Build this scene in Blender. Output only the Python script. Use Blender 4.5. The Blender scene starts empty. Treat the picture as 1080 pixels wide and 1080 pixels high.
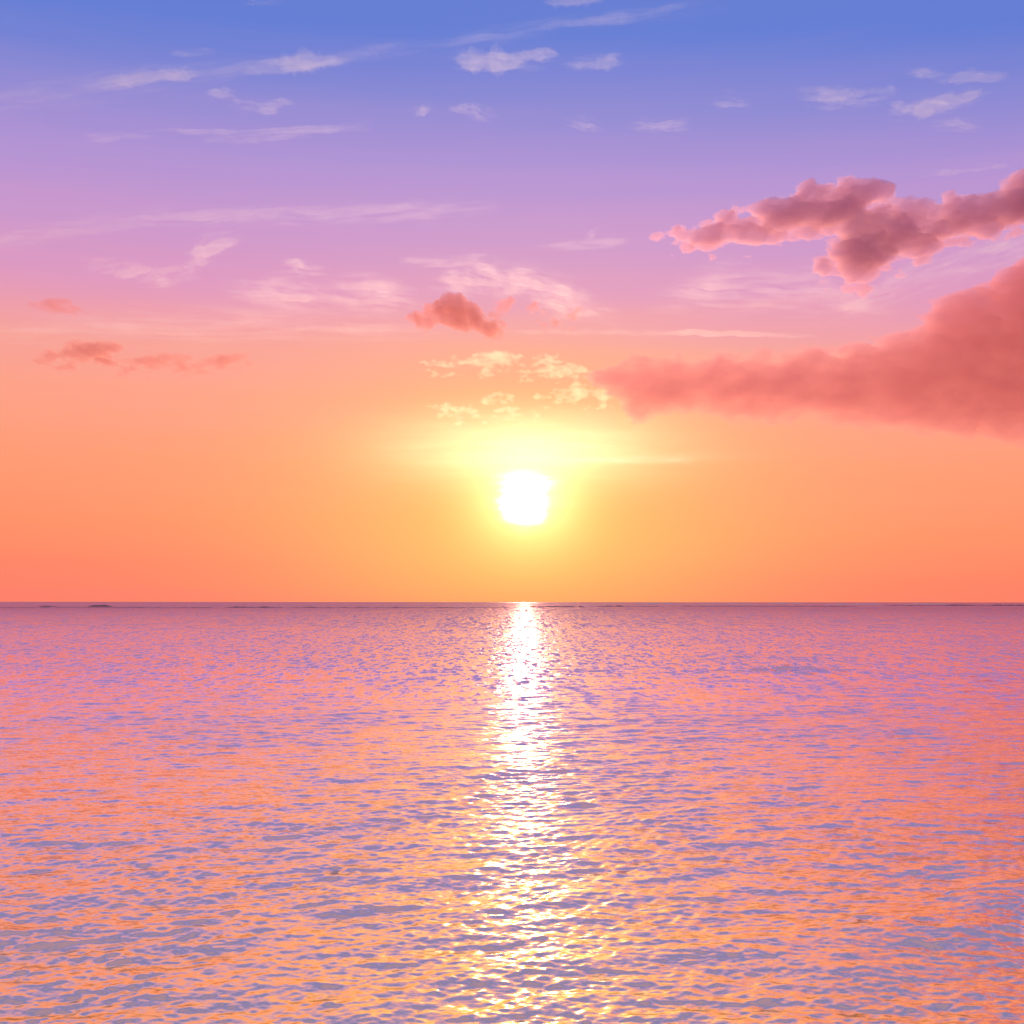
import bpy, math, random
import numpy as np

S = bpy.context.scene
C = S.collection
rad = math.radians

# ------------------------------------------------------------------ camera
F = 1158.0            # focal length in pixels of the 1080 px photograph
CAM_H = 4.5
TILT = math.atan((634.6 - 540) / F)
cam_d = bpy.data.cameras.new('camera')
cam_d.sensor_width = 36.0
cam_d.lens = 36.0 * F / 1080
cam_d.clip_start = 0.1
cam_d.clip_end = 200000
cam = bpy.data.objects.new('camera', cam_d)
C.objects.link(cam)
cam.location = (0, 0, CAM_H)
cam.rotation_euler = (rad(90) + TILT, rad(-0.04), 0)
S.camera = cam


def ray(px, py):
    """direction of the photograph's pixel, as (x, y, z) with y = 1"""
    dx, dy = (px - 540) / F, (540 - py) / F
    c, s = math.cos(TILT), math.sin(TILT)
    y = c - dy * s
    z = s + dy * c
    return (dx / y, 1.0, z / y)


sx, sy, sz = ray(553, 524)
SUN_AZ = math.atan2(sx, sy)
SUN_EL = math.atan2(sz, math.hypot(sx, sy))
n = math.sqrt(sx * sx + sy * sy + sz * sz)
SUN = (sx / n, sy / n, sz / n)

# ------------------------------------------------------------------ colour management, cycles
S.view_settings.view_transform = 'Standard'
S.view_settings.look = 'None'
S.view_settings.exposure = 0.0
S.view_settings.gamma = 1.0
cy = S.cycles
cy.use_denoising = True
cy.max_bounces = 8
cy.diffuse_bounces = 1
cy.glossy_bounces = 3
cy.volume_bounces = 3
cy.transparent_max_bounces = 48
cy.caustics_reflective = False
cy.caustics_refractive = False


def lin(r, g, b):
    def f(v):
        v /= 255.0
        return v / 12.92 if v <= 0.04045 else ((v + 0.055) / 1.055) ** 2.4
    return (f(r), f(g), f(b), 1.0)


class NT:
    """small helper for writing node trees"""
    def __init__(self, tree):
        self.t = tree
        self.n = tree.nodes
        self.l = tree.links
        self.n.clear()

    def node(self, typ, **kw):
        nd = self.n.new(typ)
        for k, v in kw.items():
            setattr(nd, k, v)
        return nd

    def put(self, sock, v):
        if hasattr(v, 'is_output'):
            self.l.new(v, sock)
        else:
            sock.default_value = v

    def m(self, op, a, b=0.0, c=0.0, clamp=False):
        nd = self.node('ShaderNodeMath', operation=op, use_clamp=clamp)
        self.put(nd.inputs[0], a)
        self.put(nd.inputs[1], b)
        self.put(nd.inputs[2], c)
        return nd.outputs[0]

    def v(self, op, a, b=(0, 0, 0), scale=None):
        nd = self.node('ShaderNodeVectorMath', operation=op)
        self.put(nd.inputs[0], a)
        self.put(nd.inputs[1], b)
        if scale is not None:
            self.put(nd.inputs['Scale'], scale)
        return nd.outputs['Value'] if op in ('DOT_PRODUCT', 'LENGTH', 'DISTANCE') else nd.outputs[0]

    def mix(self, fac, a, b, blend='MIX'):
        nd = self.node('ShaderNodeMix', data_type='RGBA', blend_type=blend)
        self.put(nd.inputs[0], fac)
        self.put(nd.inputs[6], a)
        self.put(nd.inputs[7], b)
        return nd.outputs[2]

    def ramp(self, fac, stops, interp='LINEAR'):
        nd = self.node('ShaderNodeValToRGB')
        cr = nd.color_ramp
        cr.interpolation = interp
        while len(cr.elements) > 1:
            cr.elements.remove(cr.elements[-1])
        cr.elements[0].position = stops[0][0]
        cr.elements[0].color = stops[0][1]
        for p, c in stops[1:]:
            e = cr.elements.new(p)
            e.color = c
        self.put(nd.inputs[0], fac)
        return nd.outputs[0]

    def comb(self, x, y, z):
        nd = self.node('ShaderNodeCombineXYZ')
        for i, q in enumerate((x, y, z)):
            self.put(nd.inputs[i], q)
        return nd.outputs[0]

    def sep(self, v):
        nd = self.node('ShaderNodeSeparateXYZ')
        self.put(nd.inputs[0], v)
        return nd.outputs

    def noise(self, vec, scale, detail=3.0, rough=0.5, dist=0.0):
        nd = self.node('ShaderNodeTexNoise')
        self.put(nd.inputs['Vector'], vec)
        nd.inputs['Scale'].default_value = scale
        nd.inputs['Detail'].default_value = detail
        nd.inputs['Roughness'].default_value = rough
        nd.inputs['Distortion'].default_value = dist
        return nd.outputs


# ------------------------------------------------------------------ the sky (world)
W = bpy.data.worlds.new('World')
S.world = W
W.use_nodes = True
w = NT(W.node_tree)
d = w.node('ShaderNodeTexCoord').outputs['Generated']
dx, dy_, dz = w.sep(d)
el = w.m('MULTIPLY', w.m('ARCSINE', dz), 180 / math.pi)          # elevation, degrees
az = w.m('MULTIPLY', w.m('ARCTAN2', dx, dy_), 180 / math.pi)       # azimuth from the view axis, degrees
# soft large-scale unevenness of the air, and the colours standing higher on the left
un = w.noise(w.comb(w.m('MULTIPLY', az, 0.03), w.m('MULTIPLY', el, 0.10), 3.0), 1.0, 3.0, 0.5)[0]
# the sky turns blue sooner away from the sun
el_b = w.m('MULTIPLY', el, w.m('SUBTRACT', 1.5, w.m('MULTIPLY', w.m('COSINE', w.m('MULTIPLY', az, math.pi / 180)), 0.5)))
el_b = w.m('MULTIPLY', el_b, 1.03)
el2 = w.m('ADD', w.m('ADD', el_b, w.m('MULTIPLY', az, 0.02)), w.m('MULTIPLY', w.m('SUBTRACT', un, 0.5), 0.8))
un2 = w.noise(w.comb(w.m('MULTIPLY', az, 0.035), w.m('MULTIPLY', el, 0.75), 9.0), 1.0, 4.0, 0.55, 0.4)[0]
el2 = w.m('ADD', el2, w.m('MULTIPLY', w.m('SUBTRACT', un2, 0.5), 1.7))
# degrees above the horizon -> 0..1 over 90 degrees (ramp in square-root space for room near the horizon)
f_el = w.m('SQRT', w.m('DIVIDE', w.m('MAXIMUM', el2, 0.0), 90.0, clamp=True))
q = lambda e: math.sqrt(max(e, 0) / 90.0)
side = [(0.0, lin(255, 127, 108)), (q(1.5), lin(255, 129, 104)), (q(4), lin(255, 142, 104)), (q(7.5), lin(255, 153, 117)),
        (q(11), lin(254, 160, 138)), (q(13.2), lin(247, 160, 152)), (q(14.8), lin(237, 156, 174)), (q(16.5), lin(223, 152, 193)), (q(19.5), lin(202, 151, 206)), (q(22.5), lin(178, 147, 213)), (q(25.5), lin(142, 138, 213)), (q(29), lin(100, 126, 214)), (q(31.5), lin(100, 125, 211)), (q(34.5), lin(140, 135, 191)), (q(42), lin(168, 146, 180)),
        (q(60), lin(176, 150, 180)), (1.0, lin(178, 152, 178))]
col = w.ramp(f_el, side)
# second opinion from the physical sky, low sun, mixed in faintly
sky = w.node('ShaderNodeTexSky', sky_type='NISHITA')
sky.sun_disc = False
sky.sun_elevation = SUN_EL
sky.sun_rotation = SUN_AZ
sky.altitude = 0
sky.dust_density = 2.0
# angular distance from the sun, degrees
cosang = w.v('DOT_PRODUCT', d, SUN)
ang = w.m('MULTIPLY', w.m('ARCCOSINE', w.m('MINIMUM', cosang, 1.0)), 180 / math.pi)
daz = w.m('SUBTRACT', az, math.degrees(SUN_AZ))
dele = w.m('SUBTRACT', el, math.degrees(SUN_EL))


def gauss(x, s):
    r = w.m('DIVIDE', x, s)
    return w.m('EXPONENT', w.m('MULTIPLY', w.m('MULTIPLY', r, r), -1.0))


def gauss2(cx, cy, sx_, sy_):
    a = w.m('DIVIDE', w.m('SUBTRACT', daz, cx), sx_)
    b = w.m('DIVIDE', w.m('SUBTRACT', dele, cy), sy_)
    return w.m('EXPONENT', w.m('MULTIPLY', w.m('ADD', w.m('MULTIPLY', a, a), w.m('MULTIPLY', b, b)), -1.0))


# streaks that cross the aureole
st = w.noise(w.comb(w.m('MULTIPLY', az, 0.22), w.m('MULTIPLY', el, 1.7), 1.3), 1.0, 4.0, 0.55, 0.3)[0]
st = w.m('ADD', 0.6, w.m('MULTIPLY', st, 0.8))
# wide golden warming round the sun (turns pink into gold): mix towards gold
wide = gauss2(0.0, -0.3, 10.5, 7.2)
gold = lin(255, 186, 92)
col = w.mix(w.m('MULTIPLY', wide, 0.70), col, gold)
# aureole: an upper bright lens and a round core, HDR values
up = w.m('MULTIPLY', gauss2(0.1, 2.5, 6.2, 1.75), st)
core = gauss2(0.15, -0.2, 2.9, 2.6)
inner = w.m('MULTIPLY', gauss2(0.15, -0.05, 1.75, 1.45), st)
streak = gauss2(5.5, 1.95, 4.5, 0.22)
glow = w.comb(w.m('ADD', w.m('MULTIPLY', up, 0.72), w.m('MULTIPLY', core, 0.5)),
              w.m('ADD', w.m('MULTIPLY', up, 0.70), w.m('ADD', w.m('MULTIPLY', core, 0.62), w.m('MULTIPLY', streak, 0.06))),
              w.m('ADD', w.m('MULTIPLY', up, 0.42), w.m('ADD', w.m('MULTIPLY', core, 0.20), w.m('MULTIPLY', streak, 0.05))))
glow = w.v('ADD', glow, w.v('SCALE', (1.0, 0.9, 0.6), scale=w.m('MULTIPLY', inner, 0.55)))
col = w.v('ADD', col, glow)
# below the horizon the world is the dim sea
below = w.m('LESS_THAN', el, -0.02)
col = w.mix(below, col, lin(150, 90, 110))
b1 = w.node('ShaderNodeBackground')
w.put(b1.inputs[0], col)
b1.inputs[1].default_value = 0.97
b2 = w.node('ShaderNodeBackground')
w.put(b2.inputs[0], sky.outputs[0])
b2.inputs[1].default_value = 0.004
ad = w.node('ShaderNodeAddShader')
w.l.new(b1.outputs[0], ad.inputs[0])
w.l.new(b2.outputs[0], ad.inputs[1])
wo = w.node('ShaderNodeOutputWorld')
w.l.new(ad.outputs[0], wo.inputs[0])
W.cycles.sampling_method = 'MANUAL'
W.cycles.sample_map_resolution = 1024

# ------------------------------------------------------------------ the sun
sun_d = bpy.data.lights.new('sun', 'SUN')
sun_d.energy = 2.2
sun_d.angle = rad(0.53)
sun_d.color = (1.0, 0.58, 0.32)
sun = bpy.data.objects.new('sun', sun_d)
C.objects.link(sun)
sun.rotation_euler = (rad(90) - SUN_EL, 0, math.pi - SUN_AZ)
sun.location = (0, 0, 50)

# ------------------------------------------------------------------ numpy noise
rng = np.random.RandomState(7)


def perlin(x, y, seed):
    """2-D gradient noise, roughly -0.7..0.7"""
    xi = np.floor(x).astype(np.int64)
    yi = np.floor(y).astype(np.int64)
    xf = x - xi
    yf = y - yi
    u = xf * xf * xf * (xf * (xf * 6 - 15) + 10)
    v = yf * yf * yf * (yf * (yf * 6 - 15) + 10)

    def g(ix, iy, ax, ay):
        h = (ix * 374761393 + iy * 668265263 + seed * 974634777) & 0x7fffffff
        h = ((h ^ (h >> 13)) * 1274126177) & 0x7fffffff
        h = h ^ (h >> 16)
        t = (h & 0xffff) * (2 * math.pi / 65536.0)
        return np.cos(t) * ax + np.sin(t) * ay
    a = g(xi, yi, xf, yf)
    b = g(xi + 1, yi, xf - 1, yf)
    c = g(xi, yi + 1, xf, yf - 1)
    e = g(xi + 1, yi + 1, xf - 1, yf - 1)
    return (a * (1 - u) + b * u) * (1 - v) + (c * (1 - u) + e * u) * v


def fbm(x, y, seed, octaves=5, gain=0.5):
    s, amp, f = 0, 1.0, 1.0
    for i in range(octaves):
        s = s + amp * perlin(x * f + i * 17.3, y * f - i * 9.1, seed + i)
        amp *= gain
        f *= 2.03
    return s


# ------------------------------------------------------------------ materials
def material(name):
    mt = bpy.data.materials.new(name)
    mt.use_nodes = True
    return mt, NT(mt.node_tree)


def cloud_material(name, density, colour=(1, 1, 1), g=0.6):
    mt, k = material(name)
    vs = k.node('ShaderNodeVolumeScatter')
    vs.inputs['Color'].default_value = (*colour, 1)
    vs.inputs['Density'].default_value = density
    vs.inputs['Anisotropy'].default_value = g
    va = k.node('ShaderNodeVolumeAbsorption')
    va.inputs['Color'].default_value = (*colour, 1)
    va.inputs['Density'].default_value = density
    ads = k.node('ShaderNodeAddShader')
    k.l.new(vs.outputs[0], ads.inputs[0])
    k.l.new(va.outputs[0], ads.inputs[1])
    o = k.node('ShaderNodeOutputMaterial')
    k.l.new(ads.outputs[0], o.inputs['Volume'])
    return mt


M_BANK = cloud_material('thick_cloud', 0.0048, (0.97, 0.53, 0.57), 0.54)
M_DARK = cloud_material('dusky_cloud', 0.0085, (0.93, 0.65, 0.80), 0.58)
M_PUFF = cloud_material('puff_cloud', 0.007, (0.86, 0.42, 0.38), 0.56)
M_LIT = cloud_material('sunlit_cloud', 0.006, (1.0, 0.95, 0.8), 0.70)
M_VEIL = cloud_material('sun_veil', 0.0040, (1.0, 1.0, 0.97), 0.90)
M_CIRRUS = cloud_material('cirrus_cloud', 0.0014, (0.86, 1.0, 1.0), 0.65)


def link(name, me, mat, kind=None, label=None, cat=None, group=None):
    me.materials.append(mat)
    o = bpy.data.objects.new(name, me)
    C.objects.link(o)
    if kind:
        o['kind'] = kind
    if label:
        o['label'] = label
        o['category'] = cat
    if group:
        o['group'] = group
    return o


def mesh_np(name, co, faces4=None, faces3=None, smooth=True):
    me = bpy.data.meshes.new(name)
    me.vertices.add(len(co))
    me.vertices.foreach_set('co', np.asarray(co, np.float32).ravel())
    loops = []
    tot = []
    if faces4 is not None and len(faces4):
        loops.append(faces4.ravel())
        tot.append(np.full(len(faces4), 4))
    if faces3 is not None and len(faces3):
        loops.append(faces3.ravel())
        tot.append(np.full(len(faces3), 3))
    loops = np.concatenate(loops).astype(np.int32)
    tot = np.concatenate(tot).astype(np.int32)
    start = np.concatenate([[0], np.cumsum(tot)[:-1]]).astype(np.int32)
    me.loops.add(len(loops))
    me.loops.foreach_set('vertex_index', loops)
    me.polygons.add(len(tot))
    me.polygons.foreach_set('loop_start', start)
    me.polygons.foreach_set('loop_total', tot)
    me.polygons.foreach_set('use_smooth', np.full(len(tot), smooth))
    me.update(calc_edges=True)
    return me


# ------------------------------------------------------------------ the sea
def wave_set():
    """directional wave components: wavelength, direction, slope, phase"""
    r = np.random.RandomState(21)
    out = []
    for i in range(150):
        lam = math.exp(r.uniform(math.log(0.10), math.log(2.5)))
        if r.rand() < 0.55:
            th = rad(-14) + r.normal(0, rad(27))
        else:
            th = rad(30) + r.normal(0, rad(24))
        th += math.pi / 2
        shape = 1.0 if lam < 0.4 else (0.7 if lam < 0.9 else 0.45)
        out.append((lam, th, 0.0175 * shape * r.uniform(0.5, 1.4), r.uniform(0, 2 * math.pi)))
    for lam, th, s in ((7.0, 95, 0.008), (10.5, 78, 0.008), (5.0, 112, 0.007)):
        out.append((lam, rad(th), s, r.uniform(0, 6.28)))
    return out


def build_sea():
    rows = [-12.0, -6.0, -2.0, 0.5]
    y = 4.0
    while y < 1500:
        rows.append(y)
        y += max(0.018, 0.0021 * y)
    while y < 8000:          # the horizon of a 4.5 m high eye
        rows.append(y)
        y *= 1.03
    rows = np.array(rows)
    half = np.arange(0, 0.60, 0.0017)
    outer = []
    a = 0.60
    step = 0.0019
    while a < 14:
        outer.append(a)
        step *= 1.12
        a += step
    half = np.concatenate([half, outer])
    cols = np.concatenate([-half[:0:-1], half])
    X0 = cols[None, :] * (np.maximum(rows, 0)[:, None] + 0.8)
    Y0 = np.repeat(rows[:, None], len(cols), 1)
    X0 = X0.astype(np.float32)
    Y0 = Y0.astype(np.float32)
    dist = np.maximum(rows, 2.0)
    spacing = np.maximum(0.018, 0.0021 * dist)
    X, Y, Z = X0.copy(), Y0.copy(), np.zeros_like(X0)
    # gusts: patches of livelier and calmer water
    gust = (1.0 + 0.75 * fbm(X0 / 9.0, Y0 / 16.0, 5, 3)).astype(np.float32)
    gust *= (1.0 + 0.4 * fbm(X0 / 2.1, Y0 / 3.1, 9, 2)).astype(np.float32)
    lost = np.zeros(len(rows))
    colsp = np.gradient(cols)
    coly = np.abs(cols) < 0.62
    ok = np.where(coly)[0]
    c0, c1 = ok[0], ok[-1] + 1
    for lam, th, s, ph in wave_set():
        k = 2 * math.pi / lam
        att = np.clip((lam / spacing - 2.6) / 2.5, 0, 1)
        lost += (s * s / 2) * (1 - att ** 2)
        nr = int(np.searchsorted(-att, -1e-4, side='left'))
        nr = int(np.max(np.where(att > 0)[0])) + 1
        amp = (s / k) * att[:nr, None]
        p = (k * math.cos(th)) * X0[:nr, c0:c1] + (k * math.sin(th)) * Y0[:nr, c0:c1] + np.float32(ph)
        a_ = (amp * gust[:nr, c0:c1]).astype(np.float32)
        sn = np.sin(p)
        cs = np.cos(p)
        # waves running in to the shore lean forward: short steep faces, long easy backs
        Z[:nr, c0:c1] += a_ * (sn + np.float32(0.4) * sn * cs)
        ch = 0.25
        X[:nr, c0:c1] += ch * math.cos(th) * a_ * cs
        Y[:nr, c0:c1] += ch * math.sin(th) * a_ * cs
    # a patch of chop over a shoal in the middle distance on the right
    r2 = np.random.RandomState(5)
    env = np.exp(-((X0 - 19.0) / 2.6) ** 2 - ((Y0 - 74.0) / 4.0) ** 2).astype(np.float32)
    env2 = np.exp(-((X0 - 15.0) / 4.0) ** 2 - ((Y0 - 72.5) / 2.5) ** 2).astype(np.float32)
    for i in range(10):
        lam = r2.uniform(0.9, 2.2)
        th = rad(90) + r2.normal(0, 0.7)
        kk = 2 * math.pi / lam
        Z += (env + 0.5 * env2) * np.float32(0.03) * np.sin(kk * math.cos(th) * X0 + kk * math.sin(th) * Y0 + r2.uniform(0, 6))
    # the low swell that runs up towards the shore at the lower right
    line = 13.9 + 0.55 * (X0 - 1.9) + 0.35 * np.sin(X0 * 0.9) + 0.12 * np.sin(X0 * 2.7)
    t = Y0 - line
    gro = np.clip((X0 - 1.0) / 4.0, 0, 1) * np.clip((16 - X0) / 5.0, 0, 1)
    prof = np.where(t < 0, np.exp(-(t / 1.5) ** 2), np.exp(-(t / 0.9) ** 2))
    Z += (0.12 * gro * prof).astype(np.float32)
    Z += (0.05 * gro * np.exp(-((t + 3.4) / 1.0) ** 2)).astype(np.float32)
    nR, nC = X.shape
    co = np.stack([X, Y, Z], -1).reshape(-1, 3)
    i = np.arange(nR - 1)[:, None] * nC + np.arange(nC - 1)[None, :]
    i = i.ravel()
    faces = np.stack([i, i + 1, i + nC + 1, i + nC], 1)
    me = mesh_np('sea', co, faces)
    at = me.attributes.new('ripple', 'FLOAT', 'POINT')
    tot = np.sqrt(lost)[:, None] * np.ones(nC)[None, :]
    full = math.sqrt(sum(s * s / 2 for _, _, s, _ in wave_set()))
    tot[:, :c0] = full
    tot[:, c1:] = full
    at.data.foreach_set('value', (tot * gust).astype(np.float32).ravel())
    return me


mt_sea, k = material('sea_water')
geo = k.node('ShaderNodeNewGeometry')
P = geo.outputs['Position']
att = k.node('ShaderNodeAttribute', attribute_name='ripple').outputs['Fac']
px_, py_, pz_ = k.sep(P)


def slopes(sc, stretch, z, det, rough):
    v = k.comb(k.m('MULTIPLY', px_, stretch), py_, z)
    nn = k.noise(v, sc, det, rough)[1]
    return k.v('SUBTRACT', nn, (0.5, 0.5, 0.5))


fine = k.v('MULTIPLY', slopes(13.0, 0.55, 0.0, 3.0, 0.6), (0.36, 0.46, 0.0))
mid = k.v('MULTIPLY', slopes(3.0, 0.5, 4.0, 3.0, 0.6), (5.0, 6.5, 0.0))      # stands in for the ripples too short for the mesh
mid = k.v('SCALE', mid, scale=att)
sl = k.v('ADD', fine, mid)
# on rough water the slopes seen from the shore are mostly the ones that face it
sl = k.v('ADD', sl, k.v('SCALE', (0.0, -0.25, 0.0), scale=att))
# rows of crests in the distance: longer and longer along the wind
for (fx, fy, y0, y1, amp, zz) in ((2.2, 0.55, 30, 90, 1.9, 8.0), (1.1, 0.075, 110, 240, 2.9, 12.0), (0.5, 0.008, 380, 650, 2.9, 16.0)):
    mr = k.node('ShaderNodeMapRange', interpolation_type='SMOOTHSTEP')
    k.put(mr.inputs[0], py_)
    mr.inputs[1].default_value = y0
    mr.inputs[2].default_value = y1
    vv = k.comb(k.m('MULTIPLY', px_, fx), k.m('MULTIPLY', py_, fy), zz)
    nn = k.v('SUBTRACT', k.noise(vv, 1.0, 2.0, 0.6)[1], (0.5, 0.5, 0.5))
    nn = k.v('MULTIPLY', nn, (amp * 0.6, amp, 0.0))
    sl = k.v('ADD', sl, k.v('SCALE', nn, scale=mr.outputs[0]))
# close in, shading normals tilted seaward, put in to reflect the low warm sky
tl = k.node('ShaderNodeMapRange')
k.put(tl.inputs[0], py_)
tl.inputs[1].default_value = 10.0
tl.inputs[2].default_value = 50.0
tl.inputs[3].default_value = 0.055
tl.inputs[4].default_value = 0.0
sl = k.v('ADD', sl, k.v('SCALE', (0.0, 1.0, 0.0), scale=tl.outputs[0]))
N = k.v('NORMALIZE', k.v('ADD', geo.outputs['Normal'], sl))
# keep the far ripples turned to the upper side
fac = k.node('ShaderNodeLayerWeight')  # reflectance by facing
fac.inputs['Blend'].default_value = 0.5
k.put(fac.inputs['Normal'], N)
# reflectance: strong near grazing
facing = fac.outputs['Facing']
mr = k.node('ShaderNodeMapRange', interpolation_type='SMOOTHSTEP')
k.put(mr.inputs[0], facing)
mr.inputs[1].default_value = 0.15
mr.inputs[2].default_value = 0.88
mr.inputs[3].default_value = 0.30
mr.inputs[4].default_value = 1.0
refl = mr.outputs[0]
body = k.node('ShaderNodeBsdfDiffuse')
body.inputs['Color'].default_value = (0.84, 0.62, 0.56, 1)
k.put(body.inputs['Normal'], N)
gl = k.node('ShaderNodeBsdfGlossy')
# reflected dusk light painted into the water colours: warm close in, mauve farther out
tint_dist = k.m('DIVIDE', k.m('LOGARITHM', k.m('MAXIMUM', py_, 5.0), 10.0), 3.0)
k.put(body.inputs['Color'], k.ramp(tint_dist, [(0.34, (0.98, 0.70, 0.60, 1)), (0.50, (0.98, 0.68, 0.62, 1)), (0.75, (0.80, 0.50, 0.52, 1))]))
k.put(gl.inputs['Color'], k.ramp(tint_dist, [(0.34, (1.0, 0.96, 0.66, 1)), (0.46, (1.0, 0.90, 0.82, 1)), (0.60, (1.0, 0.82, 0.95, 1)),
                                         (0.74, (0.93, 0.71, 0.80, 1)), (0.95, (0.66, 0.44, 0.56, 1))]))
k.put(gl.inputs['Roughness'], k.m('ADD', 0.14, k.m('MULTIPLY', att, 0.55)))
k.put(gl.inputs['Normal'], N)
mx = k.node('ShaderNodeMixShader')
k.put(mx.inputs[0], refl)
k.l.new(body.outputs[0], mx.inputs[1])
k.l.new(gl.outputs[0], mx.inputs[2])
o_ = k.node('ShaderNodeOutputMaterial')
k.l.new(mx.outputs[0], o_.inputs[0])

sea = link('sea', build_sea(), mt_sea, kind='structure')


# ------------------------------------------------------------------ clouds
def seg_dist(X, Y, pts, closed):
    best = np.full(X.shape, 1e9)
    par = np.zeros(X.shape)
    n_ = len(pts)
    L = 0
    tot = sum(math.hypot(pts[i + 1][0] - pts[i][0], pts[i + 1][1] - pts[i][1]) for i in range(n_ - 1)) or 1
    for i in range(n_ if closed else n_ - 1):
        ax, ay = pts[i][:2]
        bx, by = pts[(i + 1) % n_][:2]
        l2 = max((bx - ax) ** 2 + (by - ay) ** 2, 1e-6)
        t = np.clip(((X - ax) * (bx - ax) + (Y - ay) * (by - ay)) / l2, 0, 1)
        dd = np.hypot(X - ax - t * (bx - ax), Y - ay - t * (by - ay))
        m_ = dd < best
        best = np.where(m_, dd, best)
        par = np.where(m_, (L + t * math.sqrt(l2)) / tot, par)
        L += math.sqrt(l2)
    return best, par


def inside(X, Y, pts):
    r = np.zeros(X.shape, bool)
    for i in range(len(pts)):
        x1, y1 = pts[i]
        x2, y2 = pts[(i + 1) % len(pts)]
        if y1 == y2:
            continue
        c = ((y1 > Y) != (y2 > Y)) & (X < (x2 - x1) * (Y - y1) / (y2 - y1) + x1)
        r ^= c
    return r


def lens_mesh(name, X, Y, T, D, wob, seed):
    """closed cloud body: X, Y photo-plane pixels, T thickness in metres, D distance"""
    H, Wd = X.shape
    T = T.copy()
    T[0, :] = T[-1, :] = 0
    T[:, 0] = T[:, -1] = 0
    act = T > 0
    cell = act[:-1, :-1] | act[1:, :-1] | act[:-1, 1:] | act[1:, 1:]
    # the cloud's own plane: upright, D metres away
    c, s = math.cos(TILT), math.sin(TILT)
    dxx = (X - 540) / F
    dyy = (540 - Y) / F
    yy = c - dyy * s
    wx = dxx / yy * D
    wz = (s + dyy * c) / yy * D + CAM_H
    mid_ = wob * fbm(X / 40.0, Y / 25.0, seed + 50, 3)
    fr = -T * 0.5 + mid_ * np.minimum(T / 60.0, 1)
    bk = T * 0.5 + mid_ * np.minimum(T / 60.0, 1)
    used = np.zeros(X.shape, bool)
    used[:-1, :-1] |= cell
    used[1:, :-1] |= cell
    used[:-1, 1:] |= cell
    used[1:, 1:] |= cell
    fi = np.full(X.shape, -1)
    nf = used.sum()
    fi[used] = np.arange(nf)
    bi = fi.copy()
    ub = used & act
    bi[ub] = nf + np.arange(ub.sum())
    co = np.concatenate([np.stack([wx[used], fr[used], wz[used]], 1), np.stack([wx[ub], bk[ub], wz[ub]], 1)])
    r, q_ = np.where(cell)
    f = np.stack([fi[r, q_], fi[r + 1, q_], fi[r + 1, q_ + 1], fi[r, q_ + 1]], 1)
    b = np.stack([bi[r, q_], bi[r, q_ + 1], bi[r + 1, q_ + 1], bi[r + 1, q_]], 1)
    ctr = np.array([co[:, 0].mean(), 0, co[:, 2].mean()])
    me = mesh_np(name, co - ctr, np.concatenate([f, b]))
    return me, (ctr[0], D, ctr[2])


def cloud(name, label, pts, D, thick, mat, cat='cloud', group=None, feather=10, rough=1.0, fs=22.0, stretch=1.5,
          power=1.0, step=1.6, pad=25, seed=1, relief=0.3, grow=0.0, bump=0.35, gain=0.55):
    xs = [p[0] for p in pts]
    ys = [p[1] for p in pts]
    X, Y = np.meshgrid(np.arange(min(xs) - pad, max(xs) + pad, step), np.arange(min(ys) - pad, max(ys) + pad, step))
    wx = X + 5 * fbm(X / 30, Y / 30, seed + 90, 3)
    wy = Y + 5 * fbm(X / 30, Y / 30, seed + 95, 3)
    dd, _ = seg_dist(wx, wy, pts, True)
    sd = np.where(inside(wx, wy, pts), dd, -dd)
    nz = fbm(X / (fs * stretch), Y / fs, seed, 6, gain)
    bil = 1 - 2 * np.abs(fbm(X / (fs * stretch * .7), Y / (fs * .7), seed + 31, 4, 0.5))
    ym = 0.5 * (min(ys) + max(ys))
    fl = feather * (1 + 0.7 * np.clip((Y - ym) / (0.5 * (max(ys) - min(ys))), -0.8, 1))
    rl = rough * (1 - 0.55 * np.clip((Y - ym) / (0.35 * (max(ys) - min(ys))), 0, 1)) if relief < 0.2 else rough
    Fd = (sd + grow) / fl + rl * (1.5 * nz + bump * (bil - 0.5))
    T = thick * np.clip(1 - np.exp(-np.clip(Fd, 0, None) * 0.55), 0, 1) ** power
    T = T * (1 + relief * nz)
    T = np.where(Fd > 0, np.maximum(T, 0), 0)
    me, loc = lens_mesh(name, X, Y, T, D, thick * 0.5 * relief, seed)
    o = link(name, me, mat, None, label, cat, group)
    o.location = loc
    return o


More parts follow.
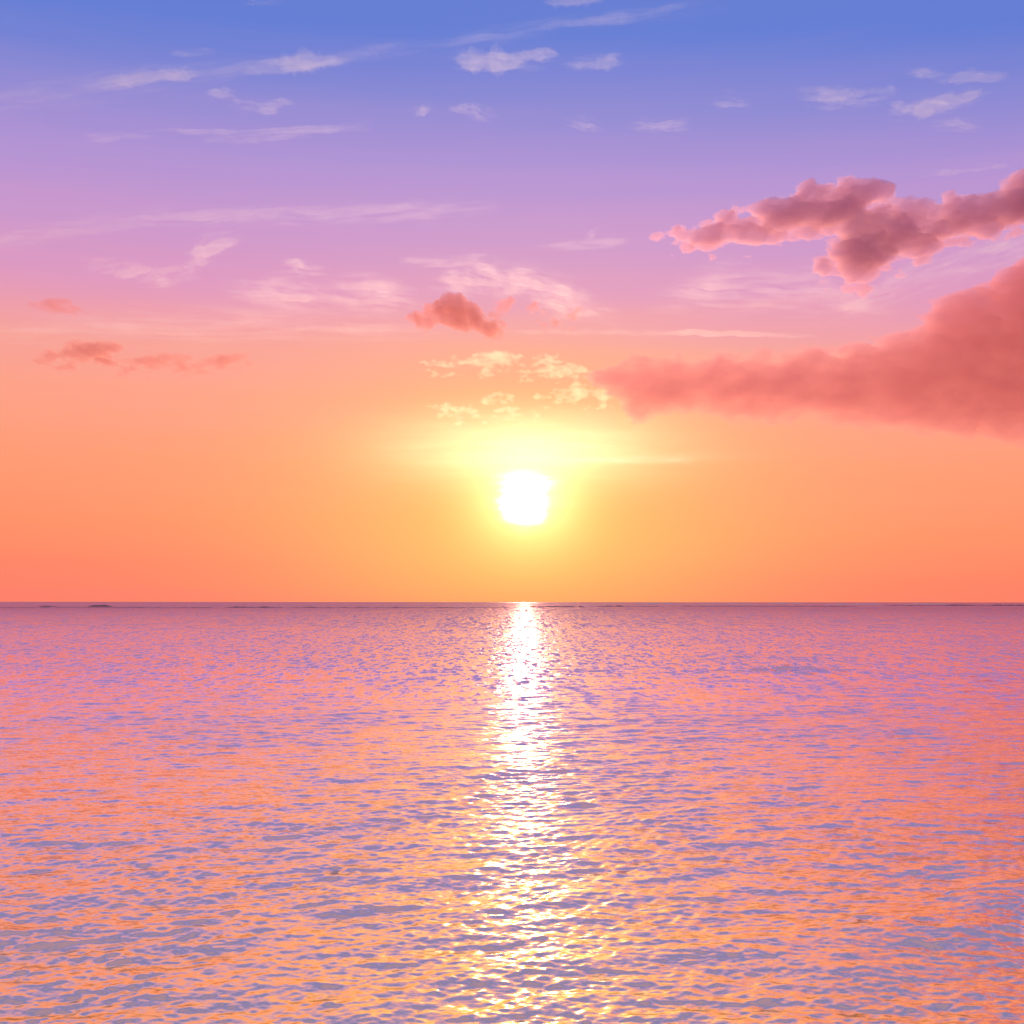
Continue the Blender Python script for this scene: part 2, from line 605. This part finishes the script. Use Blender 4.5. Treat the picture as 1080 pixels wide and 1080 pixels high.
def wisp(name, label, path, width, D, thick, mat, group=None, seed=1, streak=5.0, cut=0.15, fs=14.0, step=1.5, tilt=0.0,
         cat='cloud', soft=0.0):
    """thin fibrous cloud along a path; path points may carry a third value, the local width"""
    ws = [(p[2] if len(p) > 2 else width) * 0.85 for p in path]
    pad = max(ws) * 1.6 + 6
    xs = [p[0] for p in path]
    ys = [p[1] for p in path]
    X, Y = np.meshgrid(np.arange(min(xs) - pad, max(xs) + pad, step), np.arange(min(ys) - pad, max(ys) + pad, min(step, 1.2)))
    wx = X + 3.0 * fbm(X / 26, Y / 18, seed + 90, 3)
    wy = Y + 2.5 * fbm(X / 26, Y / 18, seed + 95, 3)
    dd, par = seg_dist(wx, wy, path, False)
    wl = np.interp(par, np.linspace(0, 1, len(ws)), ws)
    env = np.exp(-1.6 * (dd / wl) ** 2)
    plen = sum(math.hypot(path[i + 1][0] - path[i][0], path[i + 1][1] - path[i][1]) for i in range(len(path) - 1))
    te = min(0.45, 1.2 * max(ws) / max(plen, 1) + 0.10)
    env = env * np.clip(np.minimum(par, 1 - par) / te + 0.12, 0, 1) ** 0.8
    # fibres follow the path's own slope
    gx, gy = path[-1][0] - path[0][0], path[-1][1] - path[0][1]
    an = math.atan2(gy, gx) - rad(tilt)
    ca, sa = math.cos(an), math.sin(an)
    u = X * ca + Y * sa + 6 * fbm(X / 40, Y / 25, seed + 3, 2)
    v = -X * sa + Y * ca + 4 * fbm(X / 60, Y / 40, seed + 5, 2)
    n1 = fbm(u / (fs * streak), v / fs * 1.3, seed, 5, 0.62)
    n2 = fbm(u / (fs * 0.75 * streak), v / (fs * 0.24), seed + 7, 4, 0.6)
    Fd = env * np.clip(0.36 - cut + 1.2 * n1 + 1.1 * n2, 0, 1.5) ** 2.0 * 2.0
    Fd = Fd * (1 - soft) + soft * env * np.clip(0.45 + 0.6 * n1 + 0.5 * n2, 0, 2)
    T = thick * Fd
    T = np.where(T > thick * 0.006, T - thick * 0.006, 0)
    me, loc = lens_mesh(name, X, Y, T, D, thick * 0.3, seed)
    o = link(name, me, mat, None, label, cat, group)
    o.location = loc
    return o


# the two big clouds on the right
cloud('cloud', 'huge rose red cloud bank spreading in from the right edge, low above the horizon',
      [(618, 392), (640, 386), (660, 379), (700, 377), (750, 373), (800, 373), (860, 366), (882, 372), (900, 360), (930, 358),
       (962, 346), (975, 328), (1008, 306), (1048, 300), (1056, 281), (1082, 272), (1140, 250), (1200, 300), (1215, 420),
       (1170, 488), (1080, 470), (1020, 464), (960, 458), (900, 450), (850, 444), (790, 446), (740, 438), (692, 443),
       (662, 438), (648, 422), (625, 408)], 9000, 500, M_BANK, grow=1, feather=8, rough=0.85, fs=13, stretch=2.4, seed=11, pad=20, relief=0.19)
cloud('cloud', 'dark mauve ragged cloud with glowing orange edges, highest at the right',
      [(700, 254), (722, 246), (748, 236), (772, 220), (782, 232), (798, 226), (815, 212), (850, 197), (880, 196), (902, 189),
       (940, 196), (938, 206), (914, 220), (958, 216), (990, 218), (1012, 208), (1048, 203), (1082, 180), (1140, 160), (1165, 180),
       (1140, 228), (1082, 234), (1040, 248), (1000, 258), (955, 274), (932, 292), (910, 300), (884, 294), (864, 284), (872, 264),
       (880, 250), (850, 246), (800, 256), (770, 260), (740, 258)], 8000, 560, M_DARK, grow=4, feather=11, rough=1.0, fs=15,
      stretch=2.2, seed=37, pad=25, relief=0.28, bump=0.0, gain=0.60)
cloud('cloud', 'small dusky orange cloud with a flat base above and left of the sun',
      [(428, 337), (452, 324), (470, 318), (488, 313), (504, 322), (514, 332), (532, 344), (534, 351), (516, 354), (498, 347),
       (470, 346), (442, 342)], 7000, 430, M_PUFF, grow=1, feather=6, rough=0.9, fs=13, seed=31, step=1.1, pad=16)


G_SMALL = 'small ragged orange clouds low on the left'
cloud('cloud', 'tiny orange smudge of cloud highest on the left, above the longer orange clouds',
      [(32, 322), (50, 318), (72, 320), (80, 325), (60, 328), (40, 327)], 8000, 190, M_PUFF, group=G_SMALL, grow=3, feather=7, rough=0.8,
      fs=9, stretch=2.5, seed=41, step=1.1, pad=14)
cloud('cloud', 'leftmost salmon cloud with a humped top, low on the left',
      [(42, 376), (60, 369), (85, 363), (108, 360), (126, 364), (120, 372), (96, 380), (70, 384), (48, 382)], 8000, 300, M_PUFF,
      group=G_SMALL, grow=3, feather=9, rough=0.8, fs=11, stretch=2.2, seed=43, step=1.1, pad=16)
cloud('cloud', 'thin salmon cloud between the humped one and the rightmost streak on the left',
      [(104, 382), (130, 384), (158, 378), (176, 376), (200, 382), (196, 389), (160, 388), (130, 390)], 8000, 250, M_PUFF,
      group=G_SMALL, grow=3, feather=8, rough=0.9, fs=9, stretch=2.5, seed=45, step=1.1, pad=14)
cloud('cloud', 'rightmost streak of orange cloud low on the left, pointing up to the right',
      [(196, 386), (214, 378), (236, 375), (262, 374), (262, 379), (236, 386), (210, 390)], 8000, 240, M_PUFF,
      group=G_SMALL, grow=3, feather=8, rough=0.9, fs=9, stretch=2.5, seed=47, step=1.1, pad=14)

G_OR = 'orange scraps of cloud beside the small dusky cloud'
cloud('cloud', 'torn orange scrap touching the right side of the small dusky cloud',
      [(516, 330), (526, 320), (540, 313), (546, 318), (532, 330), (520, 338)], 7000, 240, M_PUFF, group=G_OR, feather=7,
      rough=1.1, fs=8, seed=51, step=1.0, pad=12)
cloud('cloud', 'smallest roundish orange scrap over the sun',
      [(555, 322), (562, 316), (572, 320), (570, 327), (560, 328)], 7000, 220, M_PUFF, group=G_OR, feather=6, rough=0.9, fs=7,
      seed=53, step=1.0, pad=12)
cloud('cloud', 'slanting orange scrap rising to the right, above the bright streak',
      [(574, 343), (590, 336), (604, 327), (614, 326), (608, 335), (592, 343)], 7000, 220, M_PUFF, group=G_OR, feather=7, rough=1.0,
      fs=8, seed=55, step=1.0, pad=12)

G_LIT = 'little sunlit clouds above the sun'
lit = [
    ('pale yellow row of little clouds, farthest left and highest over the sun', [(452, 386), (470, 380), (482, 376), (492, 384), (470, 388)], 61),
    ('little sunlit cloud with an orange hollow in the middle of the highest row', [(490, 386), (508, 373), (530, 370), (550, 376), (546, 384), (520, 390)], 62),
    ('short bright cloud just above the lumpy pale one right of the sun', [(562, 380), (574, 374), (588, 376), (580, 382)], 63),
    ('lumpy pale yellow cloud reaching towards the tip of the big bank', [(552, 392), (572, 386), (596, 382), (620, 390), (626, 398), (600, 400), (572, 397)], 64),
    ('ragged yellow cloud tucked under the tip of the big bank', [(566, 420), (586, 412), (612, 408), (640, 412), (650, 424), (620, 424), (590, 422)], 65),
    ('small bright puff by itself directly over the sun', [(514, 420), (526, 414), (538, 418), (532, 424), (520, 424)], 66),
    ('flat bright puff lowest on the left over the sun', [(464, 438), (478, 431), (494, 430), (506, 437), (484, 440)], 67),
    ('flat bright puff lowest and nearest above the sun', [(520, 437), (536, 430), (552, 432), (562, 437), (540, 440)], 68),
    ('faintest short streak of lit cloud left of the sun', [(454, 427), (464, 424), (476, 427), (464, 429)], 69),
]
for lb, pts, sd in lit:
    cloud('cloud', lb, pts, 9000, 75, M_LIT, group=G_LIT, grow=2, feather=8, rough=1.1, fs=7, stretch=2.0, seed=sd, step=1.0, pad=12)

G_CI = 'wisps of high thin cloud'
Wd = 12000
wl = [
    # label, path, width, thickness, streak, cut, seed
    ('very long faint band of high cloud climbing from the left edge to the top', [(-40, 112, 24), (60, 98, 18), (180, 82, 12), (330, 64, 9), (450, 48, 9), (600, 24, 9), (760, 4, 10)], 14, 130, 7, 0.10, 101),
    ('bright white streak lying on the long band at the upper left', [(118, 85), (160, 80), (205, 76)], 7, 330, 5, 0.0, 102),
    ('feathery white tuft at the right end of the upper left streaks', [(256, 75, 4), (292, 69, 8), (325, 66, 9), (366, 65, 4)], 9, 330, 4, 0.0, 103),
    ('brightest curled white wisp at the top, left of the middle', [(476, 60), (500, 66), (540, 64, 10), (580, 60)], 9, 420, 3.5, 0.0, 104),
    ('torn white wisp at the top just right of the middle', [(596, 68), (625, 68, 9), (655, 62)], 7, 300, 3.5, 0.02, 105),
    ('short slanting white fleck under the brightest wisp', [(480, 114), (500, 117, 8), (522, 122)], 6, 300, 3, 0.0, 106),
    ('faint thin dash of cloud above the long band', [(182, 57), (225, 56)], 4, 200, 6, 0.0, 107),
    ('small hooked white wisp below the long band', [(222, 100), (240, 98, 7), (252, 113), (288, 113), (305, 108)], 6, 300, 4, 0.0, 108),
    ('pale level streak below the hooked wisp', [(90, 146), (200, 143), (265, 145), (390, 132)], 6, 190, 8, 0.05, 109),
    ('tiny pink fleck alone in the mauve sky on the left', [(303, 167), (322, 168)], 4, 220, 4, 0.0, 110),
    ('small pale fleck left of the short slanting one', [(434, 118), (452, 113)], 5, 240, 3, 0.0, 111),
    ('uppermost of the veils at the top right', [(960, 78), (1000, 78, 8), (1060, 80)], 7, 270, 5, 0.0, 112),
    ('hooked white veil below the uppermost one at the top right', [(938, 98), (950, 118, 10), (985, 112, 10), (1040, 98)], 9, 290, 4, 0.0, 113),
    ('leftmost feathery veil in the group at the top right', [(846, 98), (880, 106, 12), (935, 96)], 10, 250, 4, 0.0, 114),
    ('dim blur of veil left of the top right group', [(750, 104), (800, 106)], 8, 170, 5, 0.0, 115),
    ('faint veil under the hooked one at the top right', [(985, 130), (1030, 131)], 7, 170, 5, 0.0, 116),
    ('long thin white streak just above the ragged mauve cloud', [(965, 182), (1010, 179), (1060, 175)], 4, 260, 8, 0.0, 117),
    ('pink fleck right of the middle, left of its brighter twin', [(600, 128), (630, 134)], 7, 200, 4, 0.0, 118),
    ('pink brighter fleck right of the middle', [(668, 132), (695, 133, 8), (725, 128)], 7, 200, 4, 0.0, 119),
    ('wide pale arc of veil across the mauve sky on the left', [(-40, 258, 16), (60, 244), (160, 230), (260, 228), (400, 226), (520, 216)], 11, 240, 8, 0.05, 120),
    ('hooked cream wisp with a plume standing up at its right end', [(92, 276), (130, 286), (170, 292, 12), (200, 284), (218, 262, 12), (250, 248)], 11, 260, 3.5, 0.0, 121),
    ('cream streak above the dusky cloud', [(424, 278), (460, 276), (512, 272)], 6, 260, 6, 0.0, 122),
    ('small cream patch between the plume and the dusky cloud', [(292, 284), (312, 282, 10), (345, 284)], 9, 200, 3, 0.0, 123),
    ('broad cream fan of veil reaching the dusky cloud from the left', [(240, 305, 16), (320, 312, 20), (390, 308, 22), (440, 318, 18)], 18, 330, 4, 0.05, 124),
    ('cream swirl of veil over the small dusky cloud', [(458, 298, 14), (500, 292, 20), (560, 300, 22), (600, 320, 22), (640, 330, 16)], 18, 400, 2.6, 0.0, 125),
    ('pale peach streaks spreading level across the left middle', [(-30, 352, 16), (120, 345, 22), (260, 340, 24), (400, 346, 18), (470, 352, 8)], 18, 200, 10, 0.10, 126),
    ('bright thin level streak right of the dusky cloud', [(520, 349, 3), (580, 350, 3.5), (660, 351, 3.5), (740, 351, 3), (860, 354, 3)], 4, 330, 12, -0.25, 127),
    ('large pink veil between the two big clouds on the right', [(700, 318, 22), (780, 300, 30), (860, 310, 30), (930, 328, 18)], 28, 250, 5, 0.10, 128),
    ('pale veil under the ragged mauve cloud at the right edge', [(880, 330, 14), (960, 296, 20), (1030, 270, 22), (1120, 250, 20)], 20, 260, 4, 0.05, 129),
    ('small pink puff of veil left of the ragged mauve cloud', [(618, 248), (628, 242)], 6, 200, 3, 0.0, 130),
    ('faint pink streak left of the ragged mauve cloud', [(560, 262), (620, 258), (660, 254)], 6, 150, 6, 0.0, 131),
    ('faint white streak at the very top, left of the middle', [(258, 0), (300, -2)], 5, 200, 6, 0.0, 132),
    ('faint white streak at the very top, right of the middle', [(575, 2), (640, -1)], 4, 220, 6, 0.0, 133),
    ('pale gold streak level with the glow to the right of the sun', [(590, 484), (650, 485), (730, 484)], 5, 200, 12, -0.2, 134),
]
for lb, path, wd, th, stk, cut, sd in wl:
    wisp('wispy_cloud', lb, path, wd, Wd, th * (0.8 if sd < 120 or 130 < sd < 134 else 0.7), M_CIRRUS, G_CI, sd, stk, cut,
         soft=0.8 if sd in (101, 120, 124, 125, 126, 128, 129, 131) else (0.9 if sd in (127, 134) else 0.35))

# ------------------------------------------------------------------ the veil of thin cloud the sun shines through
def sun_veil():
    X, Y = np.meshgrid(np.arange(470, 640, 0.9), np.arange(478, 585, 0.9))
    cx_, cy_ = 553, 531
    dx2 = (X - cx_) + 6.5 * fbm(X / 70, Y / 9, 301, 2)
    dy2 = (Y - cy_)
    wide_top = 1 + 0.45 * np.clip(-(dy2 + 10) / 12, 0, 1)
    rr = np.hypot(dx2 / (12.0 * wide_top), dy2 / np.where(dy2 > 0, 12.0, 15.0))
    st_ = fbm(X / 70, Y / 8.0, 305, 3, 0.5)
    T = 1250 * np.exp(-rr ** 2.1) * np.exp(1.5 * st_ * np.clip(rr - 0.6, 0, 1.5))
    T = T + 2.0 * np.exp(-(rr / 2.2) ** 2) * (1 + 0.8 * st_)
    T = np.where(T > 0.03, T - 0.03, 0)
    me, loc = lens_mesh('thin_cloud', X, Y, T, 40000, 80, 300)
    o = link('thin_cloud', me, M_VEIL, None, 'glaring white patch of thin cloud lit through by the low sun', 'cloud')
    o.location = loc


sun_veil()

# ------------------------------------------------------------------ reef, rocks and breakers near the horizon
mt_rock, k = material('reef_rock')
tc = k.node('ShaderNodeNewGeometry').outputs['Position']
nf = k.noise(tc, 0.6, 5.0, 0.6)[0]
bs = k.node('ShaderNodeBsdfPrincipled')
k.put(bs.inputs['Base Color'], k.mix(nf, (0.13, 0.07, 0.08, 1), (0.30, 0.17, 0.17, 1)))
bs.inputs['Roughness'].default_value = 0.7
o_ = k.node('ShaderNodeOutputMaterial')
k.l.new(bs.outputs[0], o_.inputs[0])

mt_foam, k = material('sea_foam')
tc = k.node('ShaderNodeNewGeometry').outputs['Position']
nf = k.noise(tc, 1.2, 4.0, 0.6)[0]
bs = k.node('ShaderNodeBsdfPrincipled')
k.put(bs.inputs['Base Color'], k.mix(nf, (0.55, 0.50, 0.52, 1), (0.85, 0.82, 0.82, 1)))
bs.inputs['Roughness'].default_value = 0.6
o_ = k.node('ShaderNodeOutputMaterial')
k.l.new(bs.outputs[0], o_.inputs[0])


def ridge(name, x0, x1, y_px, h_px, mat, label, cat, group, seed, humps=(), base=0.35, deep=6.0, ends=0.06):
    """long low ridge standing in the water: x in photo pixels, heights in pixels at its distance"""
    D = CAM_H * F / (y_px - 634.6)
    m_px = D / F
    nx = max(24, int((x1 - x0) * 1.6))
    ny = 9
    u = np.linspace(0, 1, nx)[:, None]
    v = np.linspace(-1, 1, ny)[None, :]
    xp = x0 + (x1 - x0) * u
    wx = (xp - 540) * m_px
    prof = base * (0.75 + 0.9 * fbm(xp / 9.0, np.zeros_like(xp) + seed, seed, 4)) + 0.0 * u
    for hx, hw, hh in humps:
        q_ = np.abs(xp - hx) / hw
        prof = prof + hh * np.clip(1 - q_ ** 2.2, 0, 1) * (1 + 0.4 * fbm(xp / 3.0, xp * 0 + 3.3, seed + 4, 3))
    taper = np.clip(np.minimum(u, 1 - u) / ends, 0, 1) ** 0.6
    hgt = np.clip(prof, 0.02, None) * h_px * m_px * taper
    cross = np.clip(1 - np.abs(v) ** 1.8, 0, 1)
    lump = 1 + 0.3 * fbm(xp / 2.0 + v * 0, v * 2.0 + u * 0, seed + 8, 3)
    Zr = hgt * cross * lump - 0.25 * m_px * (1 - cross)
    Xr = wx + v * 0
    Yr = v * deep * (0.6 + 0.4 * np.clip(hgt / (h_px * m_px), 0, 1.5)) + 3 * fbm(xp / 30.0, xp * 0 + 1.1, seed + 12, 2)
    cx_ = float(Xr.mean())
    top = np.stack([Xr - cx_, Yr, Zr], -1).reshape(-1, 3)
    bot = top.copy()
    bot[:, 2] = -1.5
    i = (np.arange(nx - 1)[:, None] * ny + np.arange(ny - 1)[None, :]).ravel()
    n_ = nx * ny
    f = [np.stack([i, i + ny, i + ny + 1, i + 1], 1), np.stack([i + n_, i + n_ + 1, i + n_ + ny + 1, i + n_ + ny], 1)]
    a = np.arange(nx - 1) * ny
    f.append(np.stack([a, a + n_, a + n_ + ny, a + ny], 1))
    a = a + ny - 1
    f.append(np.stack([a, a + ny, a + n_ + ny, a + n_], 1))
    a = np.arange(ny - 1)
    f.append(np.stack([a, a + 1, a + n_ + 1, a + n_], 1))
    a = a + (nx - 1) * ny
    f.append(np.stack([a, a + n_, a + n_ + 1, a + 1], 1))
    me = mesh_np(name, np.concatenate([top, bot]), np.concatenate(f))
    o = link(name, me, mat, None, label, cat, group)
    o.location = (cx_, D, 0)
    return o


G_RK = 'dark reef showing along the line below the horizon'
ridge('reef_rock', 88, 128, 640.2, 1.9, mt_rock, 'tallest brown reef rock under the horizon on the far left', 'rock', G_RK, 401,
      humps=((108, 13, 0.9),), base=0.15, deep=8, ends=0.2)
ridge('reef_rock', 38, 66, 640.2, 1.2, mt_rock, 'lower dark reef rock left of the tallest one near the left edge', 'rock', G_RK, 402,
      humps=((52, 10, 0.7),), base=0.15, deep=7, ends=0.2)
ridge('reef_ledge', -60, 235, 641.3, 0.9, mt_rock, 'long dark ledge of reef running in from the left edge', 'reef', G_RK, 403,
      humps=((140, 20, .2), (215, 12, .25)), base=0.55, deep=4)
ridge('reef_ledge', 238, 300, 641.0, 1.5, mt_rock, 'short humped ledge of reef left of the middle', 'reef', G_RK, 404,
      humps=((254, 9, .35), (278, 7, .4)), base=0.5, deep=5)
ridge('reef_ledge', 303, 548, 641.0, 0.75, mt_rock, 'thin broken ledge of reef ending beside the sun glitter', 'reef', G_RK, 405,
      humps=((328, 12, .4), (382, 8, .3), (420, 12, .3), (470, 10, .2)), base=0.65, deep=4)
ridge('reef_ledge', 558, 616, 640.2, 1.3, mt_rock, 'dark ledge of reef just right under the sun', 'reef', G_RK, 406, base=0.8, deep=4)
ridge('reef_ledge', 622, 700, 639.6, 1.0, mt_rock, 'patchy brown ledge of reef right of the sun glitter', 'reef', G_RK, 407,
      humps=((640, 8, .5), (652, 5, .5)), base=0.5, deep=4)
ridge('reef_ledge', 704, 905, 639.4, 0.8, mt_rock, 'low straight ledge of reef below the breakers on the right', 'reef', G_RK, 408, base=0.75, deep=4)
ridge('reef_ledge', 930, 1130, 638.4, 1.2, mt_rock, 'ledge of reef running out at the right edge', 'reef', G_RK, 409,
      humps=((1010, 16, .5), (1060, 22, .4)), base=0.55, deep=4)
G_BR = 'breakers beyond the reef on the right'
br = [(668, 716, 636.9, 1.3, 'first pale breaker, nearest to the sun glitter'),
      (730, 800, 637.1, 1.1, 'second pale breaker from the sun glitter, the longest'),
      (806, 846, 636.8, 1.3, 'third pale breaker from the sun glitter'),
      (868, 930, 637.2, 1.2, 'fourth pale breaker, broken into two low humps'),
      (950, 1000, 636.9, 1.0, 'last and dimmest breaker towards the right edge')]
for n_i, (a, b, yp, hp, lb) in enumerate(br):
    ridge('breaking_wave', a, b, yp, hp, mt_foam, lb, 'wave', G_BR, 420 + n_i, base=0.8, deep=5, ends=0.3)
